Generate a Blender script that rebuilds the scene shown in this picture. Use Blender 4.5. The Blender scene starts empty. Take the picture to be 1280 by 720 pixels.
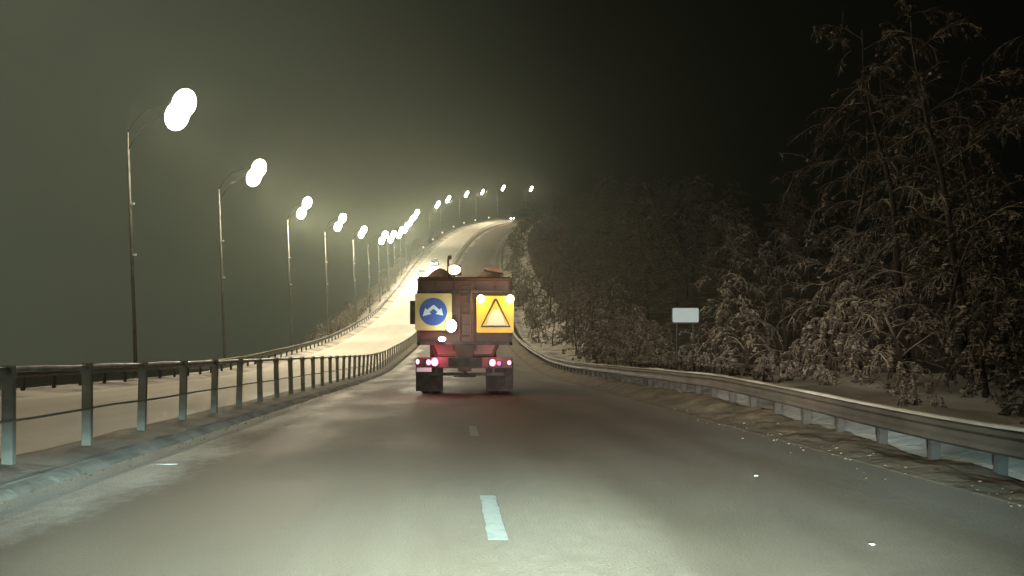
import bpy, math, random
from mathutils import Vector, Matrix, noise

S = bpy.context.scene
COL = S.collection
R = math.radians

# ------------------------------------------------------------------ camera
cd = bpy.data.cameras.new("camera"); cam = bpy.data.objects.new("camera", cd); COL.objects.link(cam)
cam.location = (0, 0, 1.35); cam.rotation_euler = (R(90), 0, 0)
cd.sensor_width = 36; cd.lens = 1005 / 1280 * 36
cd.shift_x = 70 / 1280; cd.shift_y = 80 / 1280
cd.clip_start = 0.05; cd.clip_end = 3000
S.camera = cam

# ------------------------------------------------------------------ world: black winter night, faint town glow low in the west
W = bpy.data.worlds.new("World"); S.world = W; W.use_nodes = True
wn = W.node_tree; wn.nodes.clear()
def wnode(t): return wn.nodes.new(t)
tc = wnode('ShaderNodeTexCoord'); dp = wnode('ShaderNodeVectorMath'); dp.operation = 'DOT_PRODUCT'
gd = Vector((-0.80, 0.58, 0.16)).normalized(); dp.inputs[1].default_value = gd
mr = wnode('ShaderNodeMapRange'); mr.interpolation_type = 'SMOOTHSTEP'
mr.inputs['From Min'].default_value = 0.46; mr.inputs['From Max'].default_value = 1.02
mr.inputs['To Min'].default_value = 0.0; mr.inputs['To Max'].default_value = 1.0
mx = wnode('ShaderNodeMix'); mx.data_type = 'RGBA'
mx.inputs[6].default_value = (0.0007, 0.0006, 0.0005, 1); mx.inputs[7].default_value = (0.090, 0.098, 0.062, 1)
bg = wnode('ShaderNodeBackground'); bg.inputs[1].default_value = 0.85
wo = wnode('ShaderNodeOutputWorld')
L = wn.links
L.new(tc.outputs['Generated'], dp.inputs[0]); L.new(dp.outputs['Value'], mr.inputs['Value'])
L.new(mr.outputs[0], mx.inputs[0]); L.new(mx.outputs[2], bg.inputs[0]); L.new(bg.outputs[0], wo.inputs[0])

S.view_settings.view_transform = 'Standard'; S.view_settings.look = 'None'
S.view_settings.exposure = 0.0; S.view_settings.gamma = 1.0
S.cycles.use_denoising = True
S.cycles.max_bounces = 5; S.cycles.diffuse_bounces = 2; S.cycles.glossy_bounces = 3
S.cycles.volume_bounces = 0; S.cycles.sample_clamp_indirect = 4
S.cycles.volume_step_rate = 4

def lamp(name, kind, loc, watts, col, size=0.1, aim=None, angle=90, blend=0.6):
    d = bpy.data.lights.new(name, kind); d.energy = watts; d.color = col
    d.shadow_soft_size = size
    o = bpy.data.objects.new(name, d); COL.objects.link(o); o.location = loc
    if kind == 'SPOT':
        d.spot_size = R(angle); d.spot_blend = blend
    if aim is not None:
        v = Vector(aim) - Vector(loc); o.rotation_euler = v.to_track_quat('-Z', 'Y').to_euler()
    return o

def cutoff(o, a, b):
    '''dipped-beam pattern: nothing above the cut-off line of the reflector, as an IES profile would give'''
    d = o.data; d.use_nodes = True; t = d.node_tree; e = t.nodes['Emission']
    c = t.nodes.new('ShaderNodeTexCoord'); s = t.nodes.new('ShaderNodeSeparateXYZ'); m = t.nodes.new('ShaderNodeMapRange')
    m.interpolation_type = 'SMOOTHSTEP'
    for i, v in enumerate((a, b, 1.0, 0.0)): m.inputs[1 + i].default_value = v
    t.links.new(c.outputs['Normal'], s.inputs[0]); t.links.new(s.outputs[1], m.inputs[0]); 
    k = t.nodes.new('ShaderNodeMapRange'); k.interpolation_type = 'SMOOTHSTEP'          # the beam is strongest just under the cut-off
    for i, v in enumerate((a - .17, a + .05, .10, 1.0)): k.inputs[1 + i].default_value = v
    u = t.nodes.new('ShaderNodeMath'); u.operation = 'MULTIPLY'
    t.links.new(s.outputs[1], k.inputs[0]); t.links.new(m.outputs[0], u.inputs[0]); t.links.new(k.outputs[0], u.inputs[1])
    t.links.new(u.outputs[0], e.inputs['Strength'])
def far_only(o, a, b):
    '''driving beam: little light thrown down onto the road right in front'''
    d = o.data; d.use_nodes = True; t = d.node_tree; e = t.nodes['Emission']
    c = t.nodes.new('ShaderNodeTexCoord'); s = t.nodes.new('ShaderNodeSeparateXYZ'); m = t.nodes.new('ShaderNodeMapRange')
    m.interpolation_type = 'SMOOTHSTEP'
    for i, v in enumerate((a, b, .12, 1.0)): m.inputs[1 + i].default_value = v
    t.links.new(c.outputs['Normal'], s.inputs[0]); t.links.new(s.outputs[1], m.inputs[0]); t.links.new(m.outputs[0], e.inputs['Strength'])
# the low beams of the car the picture is taken from
HL = (0.58, 0.92, 1.0)
for sx in (-0.62, 0.62):
    cutoff(lamp("low_beam", 'SPOT', (sx, 0.6, 0.75), 26000, HL, 0.08, (sx * 1.5 + .20, 5.2, -0.50), 72, 1.0), .13, .245)
    far_only(lamp("high_beam", 'SPOT', (sx, 0.6, 0.80), 11000, (1.0, .96, 0.84), 0.08, (sx * 1.5 + 7.6, 30.0, .7), 36, 1.0), -.14, 0.0)

# ------------------------------------------------------------------ alignment of the road
def hermite(tab):
    xs = [a for a, b in tab]; ys = [b for a, b in tab]; n = len(xs)
    dl = [(ys[i + 1] - ys[i]) / (xs[i + 1] - xs[i]) for i in range(n - 1)]
    m = [dl[0]] + [0 if dl[i - 1] * dl[i] <= 0 else 2 * dl[i - 1] * dl[i] / (dl[i - 1] + dl[i]) for i in range(1, n - 1)] + [dl[-1]]
    def f(x):
        if x <= xs[0]: return ys[0]
        if x >= xs[-1]: return ys[-1]
        i = 0
        while x > xs[i + 1]: i += 1
        h = xs[i + 1] - xs[i]; t = (x - xs[i]) / h
        return ((2*t**3 - 3*t*t + 1) * ys[i] + (t**3 - 2*t*t + t) * h * m[i]
                + (-2*t**3 + 3*t*t) * ys[i + 1] + (t**3 - t*t) * h * m[i + 1])
    return f
XL = hermite([(-60, -12.8), (50, -12.8), (86, -12.4), (120, -11.3), (150, -10.4), (200, -7.8), (235, -4.2),
              (270, 2.4), (320, 20), (360, 40), (420, 78), (520, 150), (700, 290)])
ZR = hermite([(-60, 0), (40, 0), (50, .15), (60, .6), (70, 1.15), (86, 2.3), (120, 6.6), (150, 12.3), (200, 24.4),
              (235, 33.3), (270, 42.5), (300, 49.6), (320, 53.8), (345, 56.6), (380, 57.2), (420, 55), (520, 40), (700, 25)])
def P(o, Y, z=0.0): return Vector((XL(Y) + o, Y, ZR(Y) + z))

def sm(a, b, x):
    t = max(0, min(1, (x - a) / (b - a))); return t * t * (3 - 2 * t)
def nz(x, y, s=1.0, k=0.0): return noise.noise(Vector((x * s, y * s, k)))

def dip(o, Y):
    '''the right-hand verge sinks a little toward the near end'''
    return -.30 * (1 - sm(8, 20, Y)) * sm(17.9, 18.8, o) if o > 17.9 else 0

def ground_z(o, Y):
    """height of the ground at lateral offset o from the far edge of the other carriageway"""
    zr = ZR(Y)
    if o < -2.2:
        base = max(zr - (-2.2 - o) * 0.72, -11 + 2.0 * nz(o, Y, .02))
        z = base + 0.35 * nz(o, Y, .25) * sm(-2.2, -6, o)
        return z
    if o <= 0: return zr + 0.10 * sm(0.0, -1.0, o) + 0.05 * nz(o, Y, .9) * sm(0, -.6, o)
    if o < 17.7: return zr - 0.06
    e = o - 17.7
    z = zr + 0.27 * sm(0.1, 1.15, e) + 0.22 * sm(1.3, 2.1, e) + 0.10 * nz(o, Y, .8) * sm(0.2, 1.0, e)
    up = sm(35, 75, Y)
    z += up * (3.2 * sm(2.5, 11, e) + 4.0 * sm(10, 40, e)) + (1 - up) * (1.0 * sm(4, 16, e))
    z += 0.6 * nz(o, Y, .12, 3.) * sm(2.5, 8, e) + dip(o, Y) + (.16 * nz(o, Y, .9, 4.) + .06 * nz(o, Y, 2.3, 1.)) * sm(1.6, 2.6, e)
    return z

# ------------------------------------------------------------------ materials
def mat(name, base, rough=0.7, metal=0.0, base2=None, nscale=3.0, lo=.35, hi=.65, bump=0.0, bscale=20., emit=None, estr=0.0, spec=0.5, det=6):
    m = bpy.data.materials.new(name); m.use_nodes = True
    nt = m.node_tree; b = nt.nodes['Principled BSDF']
    b.inputs['Base Color'].default_value = (*base, 1); b.inputs['Roughness'].default_value = rough
    b.inputs['Metallic'].default_value = metal; b.inputs['Specular IOR Level'].default_value = spec
    if emit: b.inputs['Emission Color'].default_value = (*emit, 1); b.inputs['Emission Strength'].default_value = estr
    c = nt.nodes.new('ShaderNodeTexCoord')
    if base2:
        n = nt.nodes.new('ShaderNodeTexNoise'); n.inputs['Scale'].default_value = nscale; n.inputs['Detail'].default_value = det
        r = nt.nodes.new('ShaderNodeMapRange'); r.inputs['From Min'].default_value = lo; r.inputs['From Max'].default_value = hi
        x = nt.nodes.new('ShaderNodeMix'); x.data_type = 'RGBA'
        x.inputs[6].default_value = (*base, 1); x.inputs[7].default_value = (*base2, 1)
        nt.links.new(c.outputs['Object'], n.inputs['Vector']); nt.links.new(n.outputs['Fac'], r.inputs['Value'])
        nt.links.new(r.outputs[0], x.inputs[0]); nt.links.new(x.outputs[2], b.inputs['Base Color'])
    if bump:
        n = nt.nodes.new('ShaderNodeTexNoise'); n.inputs['Scale'].default_value = bscale; n.inputs['Detail'].default_value = 5
        k = nt.nodes.new('ShaderNodeBump'); k.inputs['Strength'].default_value = bump; k.inputs['Distance'].default_value = 0.03
        nt.links.new(c.outputs['Object'], n.inputs['Vector']); nt.links.new(n.outputs['Fac'], k.inputs['Height'])
        nt.links.new(k.outputs[0], b.inputs['Normal'])
    return m

def road_mat(name, dark, mid, snow, width, amount, rough):
    """carriageway: asphalt with a film of ground-in snow, pale tracks along it and packed snow at both edges (uv = metres across / along)"""
    m = bpy.data.materials.new(name); m.use_nodes = True
    nt = m.node_tree; N = nt.nodes; K = nt.links; b = N['Principled BSDF']
    uv = N.new('ShaderNodeUVMap'); uv.uv_map = 'UVMap'
    sp = N.new('ShaderNodeSeparateXYZ'); K.new(uv.outputs[0], sp.inputs[0])
    def nt_noise(sx, sy, scale, det=5):
        mp = N.new('ShaderNodeMapping'); mp.inputs['Scale'].default_value = (sx, sy, 1)
        n = N.new('ShaderNodeTexNoise'); n.inputs['Scale'].default_value = scale; n.inputs['Detail'].default_value = det
        K.new(uv.outputs[0], mp.inputs[0]); K.new(mp.outputs[0], n.inputs['Vector']); return n.outputs['Fac']
    def ma(op, a, c=None, clamp=False):
        x = N.new('ShaderNodeMath'); x.operation = op; x.use_clamp = clamp
        for i, v in enumerate((a, c)):
            if v is None: continue
            if isinstance(v, (int, float)): x.inputs[i].default_value = v
            else: K.new(v, x.inputs[i])
        return x.outputs[0]
    def rng(v, a, c, d=0.0, e=1.0):
        x = N.new('ShaderNodeMapRange'); x.interpolation_type = 'SMOOTHSTEP'
        for i, q in enumerate((a, c, d, e)): x.inputs[1 + i].default_value = q
        K.new(v, x.inputs[0]); return x.outputs[0]
    def mixc(f, a, c):
        x = N.new('ShaderNodeMix'); x.data_type = 'RGBA'; K.new(f, x.inputs[0])
        for i, v in ((6, a), (7, c)):
            if isinstance(v, tuple): x.inputs[i].default_value = (*v, 1)
            else: K.new(v, x.inputs[i])
        return x.outputs[2]
    streak = nt_noise(1.0, 0.05, 1.1); patch = nt_noise(0.45, 0.22, 1.0, 7); fine = nt_noise(1, .6, 9, 6); grit = nt_noise(1, 1, 55, 3)
    f1 = ma('ADD', ma('MULTIPLY', streak, 0.35), ma('MULTIPLY', patch, 0.65))
    film = rng(f1, 0.34 - amount, 0.70 - amount)
    film = ma('MULTIPLY', film, rng(fine, 0.1, 0.75, .45, 1.0))
    col = mixc(film, dark, mid)
    # snow lying along both edges, its border ragged
    w = ma('ADD', ma('MULTIPLY', ma('SUBTRACT', patch, 0.5), 2.6), ma('MULTIPLY', ma('SUBTRACT', fine, .5), .5))
    e1 = rng(ma('ADD', sp.outputs[0], w), 0.45, 1.25, 1.0, 0.0)
    e2 = rng(ma('ADD', ma('SUBTRACT', width, sp.outputs[0]), w), 0.3, 1.5, 1.0, 0.0)
    edge = ma('MAXIMUM', e1, ma('MULTIPLY', e2, .30 if width > 8 else 1.0))
    ruts = ma('MULTIPLY', ma('POWER', ma('ABSOLUTE', ma('SINE', ma('MULTIPLY', ma('ADD', sp.outputs[0], ma('MULTIPLY', streak, .25)), 1.68))), 2.0), rng(patch, .3, .6))
    col = mixc(ma('MULTIPLY', edge, 0.9), col, snow)
    col = mixc(ma('MULTIPLY', ruts, .28), col, dark)
    sc = mixc(rng(grit, .35, .65, 0, .40), col, dark)
    K.new(sc, b.inputs['Base Color'])
    K.new(rng(film, 0, 1, rough, min(.95, rough + .25)), b.inputs['Roughness'])
    bp = N.new('ShaderNodeBump'); bp.inputs['Strength'].default_value = .5; bp.inputs['Distance'].default_value = .012
    K.new(ma('ADD', grit, ma('MULTIPLY', fine, .35)), bp.inputs['Height']); K.new(bp.outputs[0], b.inputs['Normal'])
    b.inputs['Specular IOR Level'].default_value = .35
    return m

def bark_mat(name, bark, snow, lo, hi):
    """snow lies on what faces up, frost flecks everywhere"""
    m = bpy.data.materials.new(name); m.use_nodes = True
    nt = m.node_tree; N = nt.nodes; K = nt.links; b = N['Principled BSDF']; b.inputs['Roughness'].default_value = .9
    b.inputs['Specular IOR Level'].default_value = .15
    g = N.new('ShaderNodeNewGeometry'); s = N.new('ShaderNodeSeparateXYZ'); K.new(g.outputs['Normal'], s.inputs[0])
    c = N.new('ShaderNodeTexCoord'); n = N.new('ShaderNodeTexNoise'); n.inputs['Scale'].default_value = 2.2; n.inputs['Detail'].default_value = 7
    K.new(c.outputs['Object'], n.inputs['Vector'])
    a = N.new('ShaderNodeMath'); a.operation = 'MULTIPLY_ADD'; K.new(n.outputs['Fac'], a.inputs[0]); a.inputs[1].default_value = 1.8
    K.new(s.outputs[2], a.inputs[2])
    r = N.new('ShaderNodeMapRange'); r.inputs[1].default_value = lo; r.inputs[2].default_value = hi; K.new(a.outputs[0], r.inputs[0])
    x = N.new('ShaderNodeMix'); x.data_type = 'RGBA'; K.new(r.outputs[0], x.inputs[0])
    x.inputs[6].default_value = (*bark, 1); x.inputs[7].default_value = (*snow, 1); K.new(x.outputs[2], b.inputs['Base Color'])
    return m

M = dict(
    asphalt=road_mat('asphalt_with_snow_film', (.088, .060, .036), (.180, .128, .078), (.58, .53, .44), 9.1, 0.06, .60),
    packed=road_mat('packed_snow_road', (.44, .39, .31), (.68, .62, .51), (.74, .69, .60), 7.3, 0.14, .55),
    snow=mat('roadside_snow', (.56, .52, .45), .85, base2=(.26, .225, .17), nscale=.45, lo=.42, hi=.62, bump=.8, bscale=5),
    brush=mat('brushy_forest_floor', (.055, .043, .03), .95, base2=(.20, .17, .125), nscale=.8, lo=.5, hi=.75, bump=1.0, bscale=3, spec=.1),
    verge=mat('ploughed_brown_snow', (.20, .155, .10), .9, base2=(.10, .075, .048), nscale=1.6, lo=.35, hi=.68, bump=1.0, bscale=4, spec=.2),
    dirty=mat('dirty_snow', (.30, .26, .20), .85, base2=(.16, .135, .10), nscale=1.3, lo=.38, hi=.66, bump=.9, bscale=7),
    kerb=mat('kerb_stone', (.12, .11, .09), .85, base2=(.22, .20, .165), nscale=1.6, bump=.4, bscale=30),
    paint=mat('worn_road_paint', (.20, .185, .145), .7, base2=(.12, .105, .075), nscale=9, lo=.48, hi=.75),
    galv=mat('galvanised_steel', (.28, .29, .25), .45, .55, base2=(.15, .155, .13), nscale=5, bump=.1, bscale=60),
    beam=mat('grimy_steel_beam', (.105, .085, .062), .65, .1, base2=(.05, .042, .031), nscale=1.4, bump=.15, bscale=30),
    post=mat('grey_painted_post', (.17, .158, .12), .7, base2=(.25, .23, .18), nscale=4),
    darkpost=mat('dark_barrier_post', (.035, .031, .025), .8, base2=(.06, .052, .042), nscale=6),
    pole=mat('lamp_pole_steel', (.12, .12, .095), .6, .1, base2=(.07, .07, .055), nscale=3),
    lampglass=mat('lit_lamp_glass', (.9, .9, .85), .3, emit=(1.0, .93, .76), estr=30),
    orange=mat('orange_truck_paint', (.21, .072, .042), .5, base2=(.13, .07, .05), nscale=2.2, lo=.35, hi=.7, bump=.1, bscale=12),
    loadm=mat('snow_dusted_load', (.34, .17, .11), .8, base2=(.50, .36, .28), nscale=2.5, lo=.4, hi=.7, bump=.5, bscale=9),
    grime=mat('grimy_orange_paint', (.15, .072, .05), .65, base2=(.09, .058, .045), nscale=3, lo=.35, hi=.7),
    chassis=mat('dirty_black_steel', (.045, .038, .034), .7, base2=(.11, .085, .07), nscale=4, lo=.4, hi=.7),
    flap=mat('snow_caked_rubber', (.03, .024, .022), .85, base2=(.07, .055, .046), nscale=5, lo=.4, hi=.75),
    rubber=mat('snowy_rubber', (.025, .024, .023), .85, base2=(.13, .12, .11), nscale=7, lo=.5, hi=.75),
    boardl=mat('pale_yellow_board', (.84, .72, .30), .4, base2=(.76, .60, .22), nscale=3),
    boardr=mat('amber_yellow_board', (.93, .60, .015), .4, base2=(.85, .48, .012), nscale=3),
    blue=mat('blue_sign_film', (.015, .085, .42), .35), white=mat('white_sign_film', (.78, .92, 1.0), .35, base2=(.72, .88, .96), nscale=2),
    black=mat('black_sign_print', (.03, .02, .012), .5), red=mat('sign_edge', (.16, .05, .02), .5),
    glow=mat('glare_pale_film', (.95, .88, .60), .4),  # pale tone carries the glare over the triangle
    tail=mat('lit_tail_lens', (.6, .02, .06), .3, emit=(1.0, .10, .32), estr=3),
    tailhot=mat('lit_brake_lens', (.6, .1, .2), .3, emit=(1.0, .34, .58), estr=3.2),
    amberlamp=mat('lit_warning_lamp', (.9, .6, .3), .3, emit=(1.0, .72, .42), estr=9),
    worklamp=mat('lit_work_lamp', (.9, .95, .9), .3, emit=(.86, 1.0, .90), estr=12),
    headlamp=mat('lit_headlamp', (.9, .9, .9), .3, emit=(1.0, .94, .78), estr=120),
    carpaint=mat('dark_car_paint', (.06, .06, .07), .3, .4, base2=(.14, .13, .12), nscale=3),
    glass=mat('dark_glass', (.02, .022, .025), .1),
    reflector=mat('glowing_marker_cap', (.8, .8, .75), .3, emit=(1.0, .95, .75), estr=1.2),  # cap is no lamp; emission stands in for light thrown back
    signback=mat('dull_steel_sign_frame', (.035, .037, .04), .6),
    darkpole=mat('dark_lamp_arm', (.012, .012, .010), .9, spec=.05),
    trunk=bark_mat('snowy_bark', (.050, .036, .026), (.26, .22, .175), 1.0, 1.5),
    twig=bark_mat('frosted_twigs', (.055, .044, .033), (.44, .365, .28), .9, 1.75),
    twigdim=bark_mat('frosted_twigs_dim', (.055, .042, .030), (.20, .165, .125), .8, 1.8),  # darker copy of the frosted twigs, gloom of the wood put into the colour
)

# ------------------------------------------------------------------ mesh builder
class MB:
    def __init__(s): s.v = []; s.f = []; s.uv = None
    def quadgrid(s, rows):
        b = len(s.v); n = len(rows[0])
        for r in rows: s.v += [tuple(p) for p in r]
        for i in range(len(rows) - 1):
            for j in range(n - 1):
                a = b + i * n + j; s.f.append((a, a + 1, a + n + 1, a + n))
        return s
    def box(s, c, d, rot=None):
        b = len(s.v); c = Vector(c)
        for x in (-.5, .5):
            for y in (-.5, .5):
                for z in (-.5, .5):
                    p = Vector((x * d[0], y * d[1], z * d[2]))
                    if rot: p = rot @ p
                    s.v.append(tuple(c + p))
        for q in ((0, 1, 3, 2), (4, 6, 7, 5), (0, 4, 5, 1), (2, 3, 7, 6), (0, 2, 6, 4), (1, 5, 7, 3)):
            s.f.append(tuple(b + i for i in q))
        return s
    def tube(s, pts, rad, n=6, cap=True):
        pts = [Vector(p) for p in pts]; b = len(s.v)
        if not isinstance(rad, (list, tuple)): rad = [rad] * len(pts)
        for i, p in enumerate(pts):
            d = (pts[min(i + 1, len(pts) - 1)] - pts[max(i - 1, 0)])
            d = d.normalized() if d.length > 1e-9 else Vector((0, 0, 1))
            up = Vector((0, 0, 1)) if abs(d.z) < .9 else Vector((1, 0, 0))
            a = d.cross(up).normalized(); c = a.cross(d)
            for k in range(n):
                t = 2 * math.pi * k / n
                s.v.append(tuple(p + (a * math.cos(t) + c * math.sin(t)) * rad[i]))
        for i in range(len(pts) - 1):
            for k in range(n):
                k2 = (k + 1) % n
                s.f.append((b + i * n + k, b + i * n + k2, b + (i + 1) * n + k2, b + (i + 1) * n + k))
        if cap:
            s.f.append(tuple(b + k for k in range(n))[::-1]); s.f.append(tuple(b + (len(pts) - 1) * n + k for k in range(n)))
        return s
    def prism(s, poly, axis, a, c):
        """extrude a 2D polygon along axis ('X','Y','Z') from a to c"""
        b = len(s.v); n = len(poly)
        for t in (a, c):
            for (u, w) in poly:
                s.v.append({'X': (t, u, w), 'Y': (u, t, w), 'Z': (u, w, t)}[axis])
        s.f.append(tuple(range(b, b + n))); s.f.append(tuple(range(b + 2 * n - 1, b + n - 1, -1)))
        for i in range(n): s.f.append((b + i, b + (i + 1) % n, b + n + (i + 1) % n, b + n + i))
        return s
    def ball(s, c, r, sx=1, sy=1, sz=1, nu=10, nv=6, jit=0, rnd=None):
        b = len(s.v); c = Vector(c); s.v.append((c.x, c.y, c.z + r * sz))
        for i in range(1, nv):
            a = math.pi * i / nv
            for k in range(nu):
                t = 2 * math.pi * k / nu; j = 1 + (rnd.uniform(-jit, jit) if rnd else 0)
                s.v.append((c.x + r * sx * j * math.sin(a) * math.cos(t), c.y + r * sy * j * math.sin(a) * math.sin(t), c.z + r * sz * j * math.cos(a)))
        s.v.append((c.x, c.y, c.z - r * sz)); last = len(s.v) - 1
        for k in range(nu):
            k2 = (k + 1) % nu
            s.f.append((b, b + 1 + k, b + 1 + k2))
            for i in range(nv - 2):
                p = b + 1 + i * nu; s.f.append((p + k, p + nu + k, p + nu + k2, p + k2))
            p = b + 1 + (nv - 2) * nu; s.f.append((p + k, last, p + k2))
        return s
    def build(s, name, m, parent=None, bevel=0, smooth=False, loc=None, fix=True):
        me = bpy.data.meshes.new(name); me.from_pydata(s.v, [], s.f); me.materials.append(m)
        if s.uv:
            ul = me.uv_layers.new(name='UVMap')
            for lp in me.loops: ul.data[lp.index].uv = s.uv[lp.vertex_index]
        if fix:
            import bmesh
            bm = bmesh.new(); bm.from_mesh(me); bmesh.ops.recalc_face_normals(bm, faces=bm.faces); bm.to_mesh(me); bm.free()
        if smooth: me.polygons.foreach_set('use_smooth', [True] * len(me.polygons))
        o = bpy.data.objects.new(name, me); COL.objects.link(o)
        if parent: o.parent = parent
        if loc: o.location = loc
        if bevel:
            md = o.modifiers.new('bevel', 'BEVEL'); md.width = bevel; md.segments = 2; md.limit_method = 'ANGLE'
        return o

def tag(o, label=None, cat=None, group=None, kind=None):
    if label: o['label'] = label
    if cat: o['category'] = cat
    if group: o['group'] = group
    if kind: o['kind'] = kind
    return o
def empty(name, loc, rz=0):
    o = bpy.data.objects.new(name, None); COL.objects.link(o); o.location = loc; o.rotation_euler = (0, 0, rz); o.empty_display_size = .3
    return o
def copy_tree(o, parent=None):
    c = o.copy(); COL.objects.link(c)
    c.parent = parent
    for ch in list(KIDS.get(o.name, [])): copy_tree(ch, c)
    return c
KIDS = {}
def reg(root):
    """remember the children of a finished thing, so copies need no lookups"""
    for ob in bpy.data.objects:
        if ob.parent: KIDS.setdefault(ob.parent.name, [])
    for ob in root.children_recursive:
        KIDS.setdefault(ob.parent.name, [])
        if ob not in KIDS[ob.parent.name]: KIDS[ob.parent.name].append(ob)

# ------------------------------------------------------------------ ground, roads
def steps(a, b, f):
    out = []; y = a
    while y < b: out.append(y); y += f(y)
    out.append(b); return out
YG = steps(-40, 700, lambda y: .6 if y < 30 else 1.2 if y < 80 else 3 if y < 200 else 5 if y < 400 else 15)
OG = ([-420, -300, -200, -140, -100, -70, -50, -36, -28] + [-22 + i * 1.5 for i in range(12)] + [-4, -3.2, -2.7, -2.2, -1.8, -1.4, -1, -.6, -.2, 0, .05]
      + [4, 8, 12, 16, 17.6] + [17.7 + .25 * i for i in range(1, 14)] + [21.6, 22.4, 23.3, 24.4, 25.6, 27, 28.6, 30.5, 33, 36, 40, 46, 54, 64, 80, 100, 130, 180, 250, 350, 460])
si = OG.index(25.6)
va, vb = OG.index(17.6), OG.index(18.95)
g = MB().quadgrid([[Vector((XL(Y) + o, Y, ground_z(o, Y))) for o in OG[:va + 1]] for Y in YG])
g.quadgrid([[Vector((XL(Y) + o, Y, ground_z(o, Y))) for o in OG[vb:si + 1]] for Y in YG])
v_ = MB()
YV = steps(-40, 700, lambda y: .6 if y < 4 else .14 if y < 26 else .6 if y < 50 else 2 if y < 200 else 5)
OV = [17.6 + 1.35 * i / 18 for i in range(19)]
v_.quadgrid([[Vector((XL(Y) + o, Y, ground_z(o, Y) + (.045 * nz(o, Y, 1.9, 2.) + .035 * nz(o, Y, 7., 3.)) * sm(17.75, 18.1, o) * (1 if 4 < Y < 60 else .3) + .004)) for o in OV] for Y in YV])
tag(v_.build('verge', M['verge'], smooth=True), kind='structure')
tag(g.build('ground', M['snow'], smooth=True), kind='structure')
g = MB().quadgrid([[Vector((XL(Y) + o, Y, ground_z(o, Y))) for o in OG[si:]] for Y in YG])
tag(g.build('hillside', M['brush'], smooth=True), kind='structure')

def strip(name, o0, o1, z, m, y0=-40, y1=700, nx=8, zf=None):
    ys = steps(y0, y1, lambda y: 1.0 if y < 60 else 2.5 if y < 350 else 12)
    b = MB(); us = [o0 + (o1 - o0) * i / nx for i in range(nx + 1)]
    b.quadgrid([[P(u, Y, z + (zf(u, Y) if zf else 0)) for u in us] for Y in ys])
    b.uv = [(u - o0, Y) for Y in ys for u in us]
    return b.build(name, m, smooth=True)
tag(strip('opposite_road', 0, 7.3, 0, M['packed']), kind='structure')
tag(strip('road', 8.6, 17.75, 0, M['asphalt'], nx=10), kind='structure')
# raised median, covered in dirty snow, with kerb stones toward our side
ys = steps(-40, 520, lambda y: .7 if y < 60 else 3)
b = MB()
prof = [(7.28, -.10), (7.31, .06), (7.6, .13), (7.9, .17), (8.2, .165), (8.42, .125), (8.56, .085), (8.66, .03), (8.72, -.06)]
b.quadgrid([[P(o + (.06 * nz(o, Y, 1.1, 5.) if o > 8.5 else 0), Y, z + (0.035 * nz(o, Y, 1.7) if z > .04 else 0)) for o, z in prof] for Y in ys])
tag(b.build('median_strip', M['dirty'], smooth=True), kind='structure')
b = MB()
prof = [(8.405, -.1), (8.405, .10), (8.44, .115), (8.54, .105), (8.60, .05), (8.64, -.1)]
b.quadgrid([[P(o, Y, z) for o, z in prof] for Y in ys])
tag(b.build('kerb', M['kerb']), kind='structure')
# clods thrown up by the plough along both edges, and a few crumbs out on the lanes
rc = random.Random(21); cl = MB()
for i in range(650):
    Y = 4.5 + 40 * rc.random() ** 1.5; side = rc.random()
    if side < .35: o = 8.66 + abs(rc.gauss(0, .14)); s_ = rc.uniform(.005, .018)
    else: o = 17.95 + rc.gauss(0, .28); s_ = rc.uniform(.005, .020)
    zz = ground_z(o, Y) - ZR(Y) if o > 17.75 else 0
    cl.ball(P(o, Y, zz + s_ * .2), s_, rc.uniform(.8, 1.4), rc.uniform(.8, 1.4), rc.uniform(.5, 1), 5, 4, .5, rc)
tag(cl.build('snow_clods', M['verge']), kind='stuff')
for (x, y, l) in ((-3.45, 9.6, .24), (3.25, 8.7, .05), (2.9, 5.6, .04)):
    mb = MB().ball((0, 0, 0), .028, l / .056, .7, .25, 10, 5, .2, rc); mb.build('snow_crumb', M['snow'], loc=(x, y, .012))['label'] = 'white crumb of packed snow lying on the bare lane'
    tag(bpy.data.objects['snow_crumb'] if x == -2.55 else COL.objects[-1], None, 'snow lump', 'crumbs of snow on the lane')
# lane dashes, worn
for y0, y1, w, x in ((5.75, 7.55, .145, .30), (12.9, 14.6, .13, .30)):
    n = 14; rows = []
    rr = random.Random(int(y0))
    for i in range(n + 1):
        Y = y0 + (y1 - y0) * i / n
        rows.append([(x - w / 2 + rr.uniform(-.007, .005), Y, .005), (x + w / 2 + rr.uniform(-.007, .006), Y, .005)])
    tag(MB().quadgrid(rows).build('lane_marking', M['paint']), kind='structure')

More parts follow.
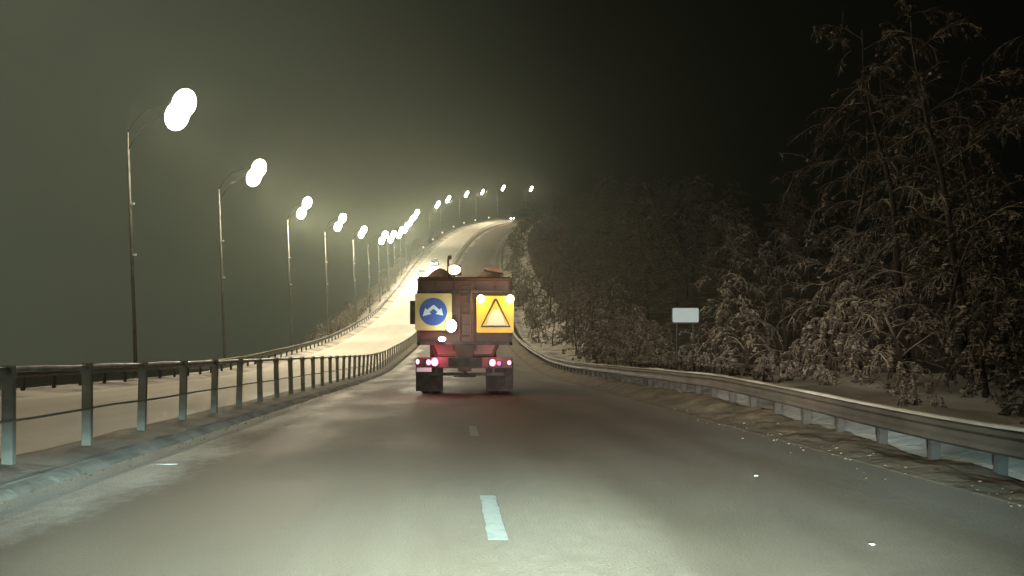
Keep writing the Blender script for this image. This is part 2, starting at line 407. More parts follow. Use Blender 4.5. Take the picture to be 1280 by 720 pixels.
# ------------------------------------------------------------------ barriers
def barrier(name, o, y0, spacing, total_y, label, beam_z, style, post_h, base_z, group):
    root = empty(name, P(o, y0)); tag(root, label, 'crash barrier', group)
    base = Vector(root.location)
    rnd = random.Random(name)
    ysr = steps(y0, total_y, lambda y: 1.0 if y < 90 else 3)
    if style == 'rail':
        MB().tube([P(o, Y, beam_z + .006 * math.sin(Y * 3)) - base for Y in ysr], .034, 8).build('top_rail', M['galv'], root, smooth=True)
        MB().tube([P(o + .07, Y, beam_z * .56 - .02 * abs(math.sin(Y * math.pi / spacing / 2))) - base for Y in ysr], .014, 5).build('cable', M['post'], root)
    else:
        side = 1 if style == 'left' else -1
        pr = [(0, .155), (.045, .12), (.045, .07), (.0, .03), (.0, -.03), (.045, -.07), (.045, -.12), (0, -.155), (-.012, -.155), (-.012, .155)]
        rows = [[P(o + side * (.07 + p[0]), Y, beam_z + dip(o, Y) + .018 * nz(Y, o, .35) + p[1]) - base for p in pr + pr[:1]] for Y in ysr]
        MB().quadgrid(rows).build('beam', M['beam'], root, smooth=False)
        # snow lying along the top edge
        rows = []
        for Y in ysr:
            h = .035 + .02 * nz(Y, 0, .9); w = .065
            rows.append([P(o + side * .075 + a * w, Y, beam_z + dip(o, Y) + .018 * nz(Y, o, .35) + .157 + q * h) - base for a, q in ((-1, -.1), (-.9, .7), (0, 1), (.9, .7), (1, -.1), (-1, -.1))])
        MB().quadgrid(rows).build('snow_cap', M['snow'], root, smooth=True)
    Y = y0; k = 0; rest = MB(); pm = None
    while Y < total_y:
        p = P(o, Y, dip(o, Y)) - base; lean = rnd.uniform(-.03, .05); wd = .115 if style == 'rail' else .12
        rot = Matrix.Rotation(lean, 3, 'Y')
        def shape(mb, c):
            h = post_h - base_z
            mb.box(c + Vector((0, 0, base_z + h / 2)), (wd, .07, h + .12), rot)
            if style == 'rail': mb.box(c + Vector((lean * h * .5, 0, post_h - .05)), (wd + .02, .09, .05), rot)
            return mb
        if k < 100:
            if k % 4 == 0 or pm is None: pm = shape(MB(), Vector((0, 0, 0))).build('post', M['post'] if style == 'rail' else M['darkpost'], root, loc=p); cur = pm
            else: cur = pm.copy(); COL.objects.link(cur); cur.parent = root; cur.location = p
        else: shape(rest, p)
        Y += spacing; k += 1
    if rest.v: tag(rest.build('far_posts', M['post'], root), kind='stuff')
    return root
barrier('median_railing', 8.1, 4.85, 1.8, 330, 'grey steel railing with slim top rail on the snowy strip between the two carriageways', 1.16, 'rail', 1.15, .1, None)
barrier('guard_rail', -1.2, 8.0, 2.0, 330, 'steel crash barrier along the far side of the bright opposite carriageway below the lamps', .66, 'left', .80, 0, None)
barrier('guard_rail', 18.9, 4.0, 1.25, 330, 'snow-topped brown crash barrier on the right in front of the frosted bushes', .66, 'right', .76, 0, None)

# ------------------------------------------------------------------ street lamps
LC = (1.0, .86, .59)
LAMPW = 16000
def street_lamp(Y, px, py, watts, label, r=.42, detail=True):
    k = Y / 1005.0
    hx = (px - 570) * k; hz = 1.35 + (440 - py) * k       # centre between the two heads
    bx = XL(Y) - 2.7; bz = ground_z(-2.7, Y)
    root = empty('street_lamp', (bx, Y, bz)); tag(root, label, 'street lamp', 'street lamps along the opposite carriageway')
    H = hz - bz; dx = hx - bx
    lean = -.035
    def at(z): return Vector((lean * z, 0, z))
    top = H - 1.1
    MB().tube([at(-.2), at(top * .5), at(top)], [.105, .085, .055], 8).build('pole', M['pole'], root, smooth=True)
    MB().tube([at(-.1), at(.5)], .15, 8).build('base_sleeve', M['pole'], root)
    q = .62 if Y < 60 or 110 < Y < 120 else 1.0
    heads = ((dx + .27 * q, H + .50 * q), (dx - .27 * q, H - .46 * q))
    for i, (x, z) in enumerate(heads):
        a0 = at(top - (.0 if i == 0 else .9)); e = Vector((x - .35, 0, z + .12))
        md = (a0 + e) / 2 + Vector((-.25, 0, .25))
        MB().tube([a0, a0 * .6 + md * .4 + Vector((0, 0, .15)), md + Vector((0, 0, .1)), e], [.024, .019, .018, .017], 6).build('arm', M['darkpole'], root, smooth=True)
        hd = MB()
        hd.prism([(-.42, 0), (-.36, .13), (.1, .19), (.40, .10), (.44, 0)], 'Y', -.17, .17)
        ho = hd.build('lamp_head', M['pole'], root, bevel=.02, loc=(x, 0, z + .02))
        gl = MB().ball((.04, 0, -.02), r, 1.0, .8, 1.3, 16, 10).build('lamp_glare_glass', M['lampglass'], ho, smooth=True); gl.rotation_euler = (0, .38, 0)  # glass swollen and tilted so its shape carries the lamp's glare
        gl.visible_shadow = True
    for z in (.52, .72):
        MB().box((lean * top * z + .1, 0, top * z), (.22, .12, .08)).build('bracket', M['reflector'] if False else M['white'], root)
    for i, (x, z) in enumerate(heads):
        lo = lamp('lamp_light', 'POINT', (bx + x + .04, Y - .05, bz + z - r * .62 - .24), watts / 2, LC, .2)
    return root
def solveY(px, lo=60, hi=400):
    for _ in range(50):
        m = (lo + hi) / 2
        if 570 + (XL(m) - .6) * 1005 / m < px: lo = m
        else: hi = m
    return m
ordn = ['tallest and nearest street lamp, first on the left, glaring beside the opposite carriageway',
        'second glaring street lamp from the left, between the tallest and the split-lit one',
        'third street lamp from the left, two separate small lights over a slim pole',
        'fourth street lamp from the left where the barrier starts to climb',
        'fifth street lamp from the left, last one before the tight cluster of lights',
        'street lamp at the lower left end of the tight cluster of lights',
        'second street lamp of the tight cluster counting up from its lower end',
        'third street lamp of the tight cluster counting up from its lower end',
        'fourth street lamp of the tight cluster counting up from its lower end',
        'fifth street lamp of the tight cluster, near its upper end',
        'topmost street lamp of the tight cluster, before the dark gap',
        'first street lamp above the dark gap on the climbing road',
        'second street lamp above the dark gap on the climbing road',
        'third street lamp above the dark gap, over the bend of the hill road',
        'small faint street lamp just left of the brightest one on the hill crest',
        'brightest street lamp over the hill crest, just left of the last one',
        'last street lamp on the right, beyond the crest beside the dark trees']
spec = [(39, 225, 137), (54, 320, 216), (75, 380, 260), (94, 425, 278), (114, 453, 290)]
for px, py in ((479, 297), (490, 296), (500, 291), (507, 285), (514, 276), (520, 268), (547, 256), (560, 249), (583, 243), (603, 240), (629, 235), (664, 236)):
    Y = solveY(px)
    if Y < 122: Y = 122
    spec.append((Y, px, py))
prev = 0
for i, (Y, px, py) in enumerate(spec):
    if Y <= prev + 3: Y = prev + 6
    prev = Y
    street_lamp(Y, px, py, LAMPW * (1 if i < 5 else .8), ordn[i], r=(.56 if Y < 45 else .48) if Y < 60 else .42 if Y < 120 else .46 if i != 14 else .35)

for Y, lb in ((21.5, 'street lamp just outside the left edge of the view, before the tallest one'), (4.0, 'street lamp level with the camera on the far verge of the opposite carriageway')):
    street_lamp(Y, 570 - 13.6 * 1005 / Y, 440 - 11.9 * 1005 / Y, LAMPW, lb, r=.56)

# marker posts along the climbing verge
for k, px in enumerate((529, 541, 553, 567, 580, 594, 611)):
    lo, hi = 150, 330
    for _ in range(40):
        m = (lo + hi) / 2
        if 570 + (XL(m) - 1.9) * 1005 / m < px: lo = m
        else: hi = m
    r = empty('marker_post', P(-1.9, m)); tag(r, 'tiny white-capped marker post on the verge left of the climbing road', 'marker post', 'marker posts beside the climbing road')
    MB().tube([(0, 0, -.2), (0, 0, 1.2)], .06, 6).build('post', M['pole'], r)
    MB().box((0, -.02, 1.5), (.42, .12, .42)).build('reflector', M['reflector'], r, bevel=.05)  # reflector glows by emission instead of returning headlight

# ------------------------------------------------------------------ road maintenance truck
TY = 25.0; TX = .27
T = empty('maintenance_truck', (TX, TY, 0))
tag(T, 'orange road maintenance truck seen from behind with two yellow warning boards', 'truck')
def sub(o, p): o.parent = p; return o
# hopper body: sloping lower walls, ribs, upright upper walls
hop = MB()
hop.prism([(-.85, 1.25), (.85, 1.25), (1.38, 2.35), (1.42, 3.62), (-1.42, 3.62), (-1.38, 2.35)], 'Y', .35, 4.6)
H_ = hop.build('hopper', M['orange'], T, bevel=.03)
for y in (.30, 4.62):
    fr = MB()
    for a, c in (((-1.44, y, 3.66), (1.44, y, 3.66)), ((-1.41, y, 2.35), (-1.44, y, 3.66)), ((1.41, y, 2.35), (1.44, y, 3.66)), ((-.87, y, 1.22), (-1.40, y, 2.35)), ((.87, y, 1.22), (1.40, y, 2.35)), ((-.87, y, 1.22), (.87, y, 1.22))):
        fr.tube([a, c], .055, 4)
    fr.build('hopper_rim', M['grime'], H_)
for x in (-.95, -.35, .35, .95):
    MB().box((x, .305, 3.0 if abs(x) > .5 else 2.5), (.07, .07, 1.25 if abs(x) > .5 else 2.2)).build('rib', M['grime'], H_, bevel=.01)
rn = random.Random(4)
# load heaped above the rim: two humps with a saddle between
rows = []
for j in range(13):
    y = .36 + 4.0 * j / 12; row = []
    for i in range(25):
        x = -1.36 + 2.72 * i / 24
        h = .46 * math.exp(-((x + .80) / .42) ** 2) + .40 * math.exp(-((x - .85) / .48) ** 2) + .10 + .07 * nz(x, y, 2.2, 7)
        h *= sm(1.40, 1.15, abs(x)) * sm(0, .35, j / 12); row.append((x, y, 3.60 + h))
    rows.append(row)
MB().quadgrid(rows).build('load', M['loadm'], T, smooth=True)
MB().prism([(.62, 3.96), (1.22, 3.84), (1.22, 3.90), (1.0, 4.02), (.62, 4.04)], 'Y', .40, .9).build('load_snow', M['loadm'], T, bevel=.02)
# tarpaulin bow and hinge post at the left hump
MB().tube([(-.52, .4, 3.6), (-.52, .4, 4.30)], .035, 6).tube([(-.52, .4, 4.30), (-.44, .4, 4.36)], .06, 6).build('beacon_post', M['chassis'], T)
MB().tube([(-.47, .4, 4.28), (-.47, .4, 4.40)], .06, 10).build('beacon', M['grime'], T, bevel=.01)
# side wings of the body (fenders) and rear frame
MB().box((0, .12, 1.62), (2.98, .10, .10)).box((-1.44, .12, 2.4), (.09, .10, 1.7)).box((1.44, .12, 2.4), (.09, .10, 1.7)).box((0, .12, 3.24), (2.98, .10, .08)).build('rear_frame', M['chassis'], T, bevel=.01)
MB().box((0, .20, 2.42), (2.8, .05, 1.55)).build('rear_panel', M['grime'], T, bevel=.01)
# bumper, mudguards, wheels
MB().box((0, .02, 1.02), (2.96, .12, .34)).build('bumper', M['grime'], T, bevel=.02)
MB().box((0, 3.6, 1.05), (1.0, 9.0, .26)).build('chassis', M['chassis'], T, bevel=.02)
MB().box((0, .2, .66), (2.5, .06, .10)).box((-.9, .2, .85), (.08, .05, .34)).box((.9, .2, .85), (.08, .05, .34)).build('underrun_bar', M['chassis'], T, bevel=.01)
for x in (-1.15, 1.15):
    MB().box((x * .96, .34, .58), (.86, .03, .92)).build('mud_flap', M['flap'], T)
def wheel(x, y, w):
    c = Vector((x, y, .53)); mb = MB(); n = 28
    pr = [(.24, -.46), (.44, -.5), (.51, -.40), (.53, -.2), (.53, .2), (.51, .40), (.44, .5), (.24, .46)]
    rows = [[(w * q, rr * math.cos(2 * math.pi * i / n), rr * math.sin(2 * math.pi * i / n)) for rr, q in pr] for i in range(n + 1)]
    mb.quadgrid(rows); t = mb.build('wheel', M['rubber'], T, smooth=True, loc=c)
    MB().tube([(-w * .38, 0, 0), (w * .38, 0, 0)], .25, 18).tube([(-w * .5, 0, 0), (w * .5, 0, 0)], .10, 10).build('rim', M['chassis'], t)
for y in (1.5, 2.85):
    for x in (-1.28, -.93, .93, 1.28): wheel(x, y, .31)
for x in (-1.12, 1.12): wheel(x, 6.9, .34)
# cab ahead of the hopper
cab = MB().prism([(5.2, .85), (7.9, .85), (7.95, 1.9), (7.55, 3.05), (5.2, 3.12)], 'X', -1.25, 1.25).build('cab', M['orange'], T, bevel=.08)
MB().box((0, 5.18, 2.45), (1.7, .03, .65)).build('rear_window', M['glass'], cab)
for x in (-1.24, 1.24): MB().box((x * 1.012, 6.6, 2.35), (.03, 1.3, .7)).build('side_window', M['glass'], cab)
for x, z in ((-1.66, 2.75),):
    MB().tube([(-1.25, 7.5, 2.9), (-1.95, 7.5, 3.0)], .03, 6).box((-1.98, 7.5, 2.95), (.30, .10, .95)).build('mirror', M['chassis'], T, bevel=.02)
MB().tube([(1.25, 7.5, 2.9), (1.62, 7.5, 3.0)], .03, 6).box((1.60, 7.5, 2.75), (.26, .10, .60)).build('mirror', M['chassis'], T, bevel=.02)
# spreader chute and disc between the boards
MB().prism([(-.30, 1.55), (.30, 1.55), (.20, .75), (-.20, .75)], 'Y', -.38, .0).build('spreader_chute', M['grime'], T, bevel=.02)
MB().tube([(0, -.22, .58), (0, -.22, .64)], .34, 20).tube([(0, -.22, .60), (0, -.22, .80)], .06, 8).build('spreader_disc', M['chassis'], T)
# ladder on the back between boards
ld = MB()
for x in (-.16, .20): ld.tube([(x, .06, 1.75), (x, .06, 3.55)], .022, 6)
for i in range(6): ld.tube([(-.16, .06, 1.9 + i * .3), (.20, .06, 1.9 + i * .3)], .018, 6)
ld.build('ladder', M['grime'], T)
# boards
def disc(c, r, n=36, z0=0): return [(c[0] + r * math.cos(2 * math.pi * i / n), c[1] + r * math.sin(2 * math.pi * i / n)) for i in range(n)]
def rrect(x0, z0, x1, z1, r=.05):
    out = []
    for cx, cz, a0 in ((x1 - r, z1 - r, 0), (x0 + r, z1 - r, 90), (x0 + r, z0 + r, 180), (x1 - r, z0 + r, 270)):
        for k in range(5): a = R(a0 + k * 22.5); out.append((cx + r * math.cos(a), cz + r * math.sin(a)))
    return out
BL = MB().prism(rrect(-1.54, 2.02, -.40, 3.17), 'Y', -.04, .0).build('warning_board', M['boardl'], T); BL['label'] = 'pale yellow board with a round blue sign'
cx, cz = -.975, 2.60
MB().prism(disc((cx, cz), .43), 'Y', -.052, -.043).build('sign_disc', M['blue'], BL)
MB().prism([(cx - .02, cz + .20), (cx + .03, cz + .21), (cx + .19, cz + .06), (cx + .25, cz + .12), (cx + .31, cz - .12), (cx + .07, cz - .07), (cx + .13, cz - .01), (cx + .01, cz + .09),
            (cx - .12, cz - .01), (cx - .06, cz - .07), (cx - .33, cz - .14), (cx - .25, cz + .12), (cx - .19, cz + .06)], 'Y', -.060, -.054).build('split_arrow', M['white'], BL)
BR = MB().prism(rrect(.37, 1.95, 1.52, 3.09), 'Y', -.04, .0).build('warning_board', M['boardr'], T); BR['label'] = 'amber board with a black-edged triangle and lit corner lamps'
cx = .96
MB().prism([(cx - .47, 2.12), (cx + .47, 2.12), (cx + .05, 2.98), (cx, 3.02), (cx - .05, 2.98)], 'Y', -.052, -.043).build('triangle_edge', M['black'], BR)
MB().prism([(cx - .41, 2.165), (cx + .41, 2.165), (cx + .0, 2.935)], 'Y', -.060, -.054).build('triangle_field', M['boardr'], BR)
MB().prism([(cx - .28, 2.19), (cx + .30, 2.19), (cx + .22, 2.46), (cx + .10, 2.66), (cx - .06, 2.66), (cx - .20, 2.44)], 'Y', -.067, -.0615).build('glare_patch', M['glow'], BR)  # blown-out glare on the sign, painted as a pale patch
for x in (.50, 1.41):
    MB().tube([(x, -.14, 3.0), (x, -.04, 3.0)], .12, 16).build('corner_lamp', M['amberlamp'], BR)
    lamp('corner_lamp_light', 'POINT', (TX + x, TY - .35, 2.93), 14, (1, .72, .36), .08)
# lights
def lens(name, x, z, w, h, m):
    hb = MB().box((x, -.06, z), (w + .05, .06, h + .05)).build(name, M['chassis'], T, bevel=.01)
    MB().ball((x, -.09, z), .5, w, .07, h, 12, 8).build('lens', m, hb, smooth=True)
lens('side_marker', -1.46, 1.05, .11, .16, M['tailhot'])
lens('tail_light', -1.12, 1.03, .15, .17, M['tailhot']); lens('tail_light', -.93, 1.04, .22, .25, M['tailhot'])
lens('tail_light', .86, 1.02, .19, .22, M['tailhot']); lens('tail_light', 1.06, 1.00, .12, .13, M['tail'])
lens('side_marker', 1.38, 1.02, .12, .14, M['tailhot'])
lamp('tail_glow', 'POINT', (TX - .85, TY - .30, 1.25), 22, (1, .12, .28), .1)
lamp('tail_glow', 'POINT', (TX + .9, TY - .32, 1.12), 9, (1, .12, .28), .1)
MB().box((-1.26, -.055, .80), (.46, .02, .13)).build('licence_plate', M['white'], T)
# work lamp between chute and board, smaller one below, and big one behind the cab
wl = MB().box((-.42, -.08, 2.16), (.30, .12, .30)).build('work_lamp', M['chassis'], T, bevel=.02)
MB().ball((-.42, -.15, 2.16), .17, 1, .35, 1.15, 14, 8).build('lens', M['worklamp'], wl, smooth=True)
wl = MB().box((-.70, -.08, 1.75), (.20, .10, .14)).build('work_lamp', M['chassis'], T, bevel=.02)
MB().ball((-.70, -.14, 1.75), .09, 1.3, .4, .8, 12, 8).build('lens', M['worklamp'], wl, smooth=True)
lamp('work_light', 'POINT', (TX - .40, TY - .5, 2.12), 20, (.8, 1, .9), .1)
wl = MB().box((-.33, .78, 3.98), (.46, .12, .34)).tube([(-.33, .8, 3.5), (-.33, .8, 3.9)], .04, 6).build('work_lamp', M['chassis'], T, bevel=.02)
MB().ball((-.33, .70, 3.98), .20, 1.05, .35, .75, 14, 8).build('lens', M['amberlamp'], wl, smooth=True)

# ------------------------------------------------------------------ oncoming cars
def make_car():
    r = empty('oncoming_car', (0, 0, 0))      # front faces -Y
    body = MB()
    sec = [(-2.2, .35, .62, .70), (-2.1, .28, .80, .86), (-1.2, .25, .92, .90), (1.3, .25, .98, .90), (2.05, .28, .95, .86), (2.2, .4, .85, .75)]
    rows = []
    for y, z0, z1, hw in sec:
        rows.append([(-hw * .9, y, z0), (-hw, y, z0 + .12), (-hw, y, z1 - .1), (-hw * .9, y, z1), (hw * .9, y, z1), (hw, y, z1 - .1), (hw, y, z0 + .12), (hw * .9, y, z0), (-hw * .9, y, z0)])
    body.quadgrid(rows); n = 9
    body.f.append(tuple(range(0, 8))); body.f.append(tuple(range(5 * n + 7, 5 * n - 1, -1)))
    b = body.build('body', M['carpaint'], r, bevel=0, smooth=False)
    MB().prism([(-1.1, .90), (-.45, 1.40), (.1, 1.46), (1.1, 1.42), (1.9, .94)], 'X', -.72, .72).build('cabin', M['glass'], r, bevel=.06)
    MB().prism([(-.42, 1.43), (.1, 1.50), (1.1, 1.46), (1.05, 1.40), (-.40, 1.38)], 'X', -.68, .68).build('roof', M['carpaint'], r, bevel=.02)
    for x in (-.78, .78):
        for y in (-1.35, 1.35):
            w = MB().tube([(x - .1, y, .33), (x + .1, y, .33)], .33, 18).build('wheel', M['rubber'], r)
            MB().tube([(x - .11, y, .33), (x + .11, y, .33)], .18, 12).build('rim', M['pole'], w)
    for x in (-.62, .62):
        MB().ball((x, -2.20, .68), .5, .46, .16, .30, 14, 8).build('headlight', M['headlamp'], r, smooth=True)
    MB().box((0, -2.24, .5), (.7, .05, .14)).build('grille', M['chassis'], r)
    return r
car = make_car(); reg(car)
def place_car(o, Y, label, c, w, aimY, aimo):
    p = P(o, Y); c.location = p
    dx = (XL(Y - 4) - XL(Y + 4)) / 8; dz = (ZR(Y + 2) - ZR(Y - 2)) / 4
    c.rotation_euler = (math.atan(dz), 0, math.atan(dx)); tag(c, label, 'car', 'oncoming cars')
    for s in (-.6, .6):
        h = P(o + s, Y, .8) + Vector((0, -2.9, -2.9 * dz))
        lamp('headlight_beam', 'SPOT', h, w, (1, .92, .74), .1, P(aimo + s, aimY), 40, .9)
cars = [(2.2, 172, 'nearest oncoming car, headlights glaring just above the left corner of the truck', 20000, 124, 2.6),
        (3.4, 190, 'second oncoming car close behind the nearest one on the climbing road', 12000, 150, 3.4),
        (3.8, 318, 'farthest oncoming car coming over the hill crest beside the dark trees', 4500, 285, 3.0)]
made = [car] + [copy_tree(car) for _ in cars[1:]]
for c, (o, Y, lb, w, ay, ao) in zip(made, cars): place_car(o, Y, lb, c, w, ay, ao)

# ------------------------------------------------------------------ white road sign at the right
sx, sy = (857 - 570) * 34 / 1005, 34.0
sgz = ground_z(sx + 12.8, sy)
sg = empty('road_sign', (sx, sy, sgz)); tag(sg, 'blank white rectangular road sign on two dark posts before the dark trees', 'sign')
zc = 1.35 + 46 * 34 / 1005 - sgz
MB().prism(rrect(-.55, zc - .30, .55, zc + .30, .06), 'Y', -.012, .012).build('sign_plate', M['white'], sg)
MB().prism(rrect(-.58, zc - .36, .58, zc + .33, .06), 'Y', .014, .04).build('backing_frame', M['signback'], sg)
for x in (-.35, .35): MB().tube([(x, .08, -.3), (x, .08, zc + .28)], .035, 8).build('post', M['signback'], sg)

# ------------------------------------------------------------------ trees and bushes
def grow(seed, height, trunk_r, levels, spread, droop, n1, n2, n3, crown_from=.25, bow=0.0, clump=.0, sides=5, twig_r=.012):
    rnd = random.Random(seed); tr = MB(); cr = MB()
    def rv(): return Vector((rnd.uniform(-1, 1), rnd.uniform(-1, 1), rnd.uniform(-1, 1)))
    def path(p, d, ln, n, wob, dr):
        pts = [p.copy()]; d = d.normalized()
        for i in range(n):
            d = (d + rv() * wob + Vector((0, 0, -dr * (i + 1) / n))).normalized()
            p = p + d * (ln / n); pts.append(p.copy())
        return pts
    def lerp(pts, t):
        f = t * (len(pts) - 1); i = min(int(f), len(pts) - 2); return pts[i].lerp(pts[i + 1], f - i), (pts[i + 1] - pts[i]).normalized()
    a = rnd.uniform(0, 6.28)
    tp = path(Vector((0, 0, -.3)), Vector((math.cos(a) * .06 + bow * math.cos(a) * .4, math.sin(a) * .06 + bow * math.sin(a) * .4, 1)), height, 9, .11, bow)
    tr.tube(tp, [max(.006, trunk_r * (1 - i / 9) ** .9) for i in range(10)], 7)
    for i in range(n1):
        t = crown_from + (1 - crown_from) * (i + rnd.random()) / n1
        p, d = lerp(tp, min(t, .99)); az = i * 2.4 + rnd.uniform(-.5, .5)
        ln = height * spread * (1.05 - .62 * abs(t - .45) * 1.2) * rnd.uniform(.6, 1.1)
        b1 = path(p, Vector((math.cos(az), math.sin(az), rnd.uniform(.35, .9))), ln, 5, .20, droop)
        r1 = trunk_r * .42 * (1.1 - t)
        cr.tube(b1, [max(r1 * (1 - .75 * k / 5), .012) for k in range(6)], sides, False)
        for j in range(n2):
            t2 = .2 + .8 * (j + rnd.random()) / n2; p2, d2 = lerp(b1, min(t2, .99))
            b2 = path(p2, d2 + rv() * .9, ln * rnd.uniform(.28, .5), 4, .28, droop * 1.3)
            cr.tube(b2, [max(r1 * .4 * (1 - .6 * k / 4), twig_r * 1.3) for k in range(5)], 4, False)
            for q in range(n3):
                p3, d3 = lerp(b2, min(.1 + .9 * (q + rnd.random()) / n3, .99))
                b3 = path(p3, d3 + rv() * 1.0, ln * rnd.uniform(.08, .22), 3, .35, droop * 1.6)
                cr.tube(b3, [twig_r * 1.2, twig_r, twig_r * .8, twig_r * .4], 3, False)
                if rnd.random() < clump:
                    w, _ = lerp(b3, rnd.random()); s = rnd.uniform(.03, .085)
                    cr.ball(w, s * .7, rnd.uniform(.8, 1.9), rnd.uniform(.8, 1.9), rnd.uniform(.7, 1.6), 5, 3, .45, rnd)
    return tr, cr
def make_tree(name, label, cat, group, tm='twig', **kw):
    tr, cr = grow(**kw)
    r = empty(name, (0, 0, 0)); tag(r, label, cat, group)
    tr.build('trunk', M['trunk'], r, smooth=True, fix=False); cr.build('crown', M[tm], r, smooth=False, fix=False)
    reg(r); return r
G1 = 'frosted trees behind the right-hand barrier'
protoT = [make_tree('frosted_tree', '', 'tree', G1, seed=11 + i, height=h, trunk_r=.15, levels=3, spread=sp, droop=dr, n1=22, n2=7, n3=6, crown_from=.16, clump=.30, twig_r=.012)
          for i, (h, sp, dr) in enumerate(((11.5, .26, .30), (10, .30, .42), (13, .22, .25)))]
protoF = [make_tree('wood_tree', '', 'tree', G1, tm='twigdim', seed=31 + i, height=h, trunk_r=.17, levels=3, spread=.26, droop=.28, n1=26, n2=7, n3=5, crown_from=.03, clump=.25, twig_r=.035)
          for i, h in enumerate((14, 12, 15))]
protoB = [make_tree('frosted_bush', '', 'bush', G1, seed=51 + i, height=h, trunk_r=.085, levels=3, spread=.48, droop=dr, n1=19, n2=6, n3=6, crown_from=.02, bow=.25, clump=.35, sides=5, twig_r=.010)
          for i, (h, dr) in enumerate(((3.0, .55), (2.4, .75), (3.6, .5), (2.0, .9)))]
used = set()
def put(proto, o, Y, s, rz, label, group, tilt=0, szf=1.0):
    if proto.name not in used: used.add(proto.name); t = proto
    else: t = copy_tree(proto)
    t.location = (XL(Y) + o, Y, ground_z(o, Y)); t.scale = (s, s, s * szf); t.rotation_euler = (tilt, tilt * .5, rz)
    tag(t, label, proto['category'], group); return t
def at_px(px, Y): return (px - 570) * Y / 1005 - XL(Y)      # lateral offset seen at that column

# near trees: column in the picture, depth, scale
near = [(1205, 19.0, .72, 2, 'tall frosted birch rising highest over the bowed bushes at the right edge'),
        (1135, 24.0, .92, 0, 'tall frosted tree with pale clumped twigs above the tangle of bushes'),
        (1050, 29.0, .92, 1, 'broad frosted tree standing at the left end of the tall pair'),
        (1290, 21.0, .85, 0, 'frosted tree cut off by the right edge of the view'),
        (985, 38.0, .60, 1, 'low frosted tree between the white sign and the broad tall tree'),
        (925, 42.0, .62, 0, 'slim frosted tree just right of the white sign'),
        (1120, 37.0, .95, 2, 'dim frosted tree half hidden behind the tall clumped one'),
        (1230, 30.0, .95, 1, 'dim frosted tree behind the tall birch by the right edge')]
for i, (px, Y, s, k, lb) in enumerate(near):
    put(protoT[k], at_px(px, Y), Y, s, i * 1.7, lb, G1)
bl = ['snow-bowed bush touching the right edge beside the barrier', 'snow-bowed bush second in from the right edge', 'wide bowed bush under the tall frosted birch',
      'tangled bush with thick snowy stems before the tall clumped tree', 'low bush crouching against the back of the barrier, in front of the clumped tree', 'rounded frosted bush between the broad tree and the barrier',
      'small frosted bush half way between broad tree and white sign', 'upright frosted bush in front of the slim tree', 'low frosted bush right below the white sign',
      'small bush left of the white sign', 'dim low bush where the barrier bends uphill', 'sprawling bush behind the rounded one',
      'leafless bush deep behind the wide bowed one', 'tall bush filling the gap right of the white sign']
bs = [(1275, 13.5, .85, 3), (1235, 15.5, .95, 1), (1190, 18.5, 1.1, 2), (1130, 18.0, 1.0, 0), (1085, 19.5, .85, 3), (1035, 22.5, 1.05, 1), (985, 26., .95, 3), (935, 29., 1.1, 0),
      (870, 31., .8, 3), (825, 36., .8, 1), (770, 46., .9, 0), (1075, 26., 1.3, 2), (1250, 23., 1.4, 2), (905, 35., 1.25, 2)]
for i, ((px, Y, s, k), lb) in enumerate(zip(bs, bl)):
    put(protoB[k], at_px(px, Y), Y, s, i * 2.1, lb, 'snow-bowed bushes behind the right-hand barrier')
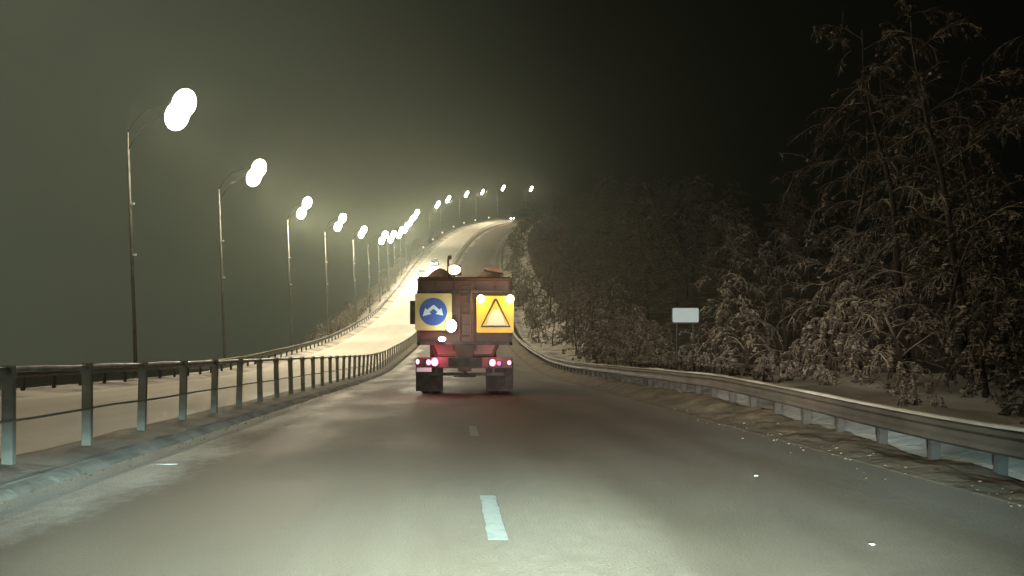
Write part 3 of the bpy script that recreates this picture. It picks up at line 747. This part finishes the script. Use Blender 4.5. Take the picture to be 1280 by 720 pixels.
# the wood climbing the hill on the right
rw = random.Random(8); G2 = 'trees of the dark wood climbing the hill'; n = 0
for Y, c, dx in ((58, 4, 6), (72, 5, 6), (88, 5, 6), (105, 6, 6), (125, 6, 6.5), (145, 6, 7), (170, 6, 7), (195, 6, 8), (225, 6, 8), (255, 6, 9), (290, 6, 10), (325, 6, 11)):
    for j in range(c):
        o = 24.5 + j * dx + rw.uniform(-1.5, 2.5) + (4 if Y < 80 else 0); y = Y + rw.uniform(-6, 6)
        s = rw.uniform(.62, .95) * (.72 if Y < 80 else 1)
        if Y > 180: s *= .9
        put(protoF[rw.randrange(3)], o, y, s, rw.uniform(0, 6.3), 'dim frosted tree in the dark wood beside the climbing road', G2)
for i in range(12):
    Y = 9.5 + i * 2.3 + rw.uniform(-.6, .6)
    put(protoB[rw.choice((1, 3))], 20.3 + rw.uniform(0, 1.6), Y, rw.uniform(.28, .5), rw.uniform(0, 6.3), 'low snow-crusted scrub poking up right behind the right-hand barrier', 'low scrub right behind the barrier')
# undergrowth on the cut slope behind the right-hand barrier
for i in range(60):
    Y = 40 + i * 1.6 + rw.uniform(-1.5, 1.5); o = (20.4 if i % 2 else 21.2) + rw.uniform(0, 2.0 + i * .18)
    put(protoB[rw.randrange(4)], o, Y, rw.uniform(.7, 1.25), rw.uniform(0, 6.3), 'scrubby frosted bush on the slope where the right-hand barrier bends uphill', 'scrub on the slope behind the bend of the barrier')
for i in range(40):
    Y = 130 + i * 4.6 + rw.uniform(-2, 2); o = 20.6 + rw.uniform(0, 3.2)
    put(protoB[rw.randrange(4)], o, Y, rw.uniform(.9, 1.6), rw.uniform(0, 6.3), 'dim bush at the foot of the dark wood right of the climbing road', 'bushes at the foot of the wood')
# scrub on the embankment left of the climbing road
G3 = 'scrub on the embankment below the climbing road'
for i in range(46):
    Y = 92 + i * 4.2 + rw.uniform(-2, 2); o = -4.2 - rw.uniform(0, 5.5) * (1 if i % 2 else .4)
    put(protoB[rw.randrange(4)], o, Y, rw.uniform(.9, 1.5), rw.uniform(0, 6.3), 'snowy scrub bush on the embankment left of the climbing road', G3)
for p in protoT + protoF + protoB:
    if p.name not in used:
        for ch in list(p.children_recursive): bpy.data.objects.remove(ch)
        bpy.data.objects.remove(p)

# ------------------------------------------------------------------ frosty air
hz = MB().box((100, 330, 47), (1200, 900, 120)).build('haze', M['snow'])
hz.data.materials.clear()
hm = bpy.data.materials.new('frosty_air'); hm.use_nodes = True; hm.node_tree.nodes.clear()
pv = hm.node_tree.nodes.new('ShaderNodeVolumePrincipled'); pv.inputs['Color'].default_value = (.84, .95, .80, 1)
pv.inputs['Density'].default_value = .00040; pv.inputs['Anisotropy'].default_value = .80
ho = hm.node_tree.nodes.new('ShaderNodeOutputMaterial'); hm.node_tree.links.new(pv.outputs[0], ho.inputs['Volume'])
hz.data.materials.append(hm); tag(hz, kind='stuff')
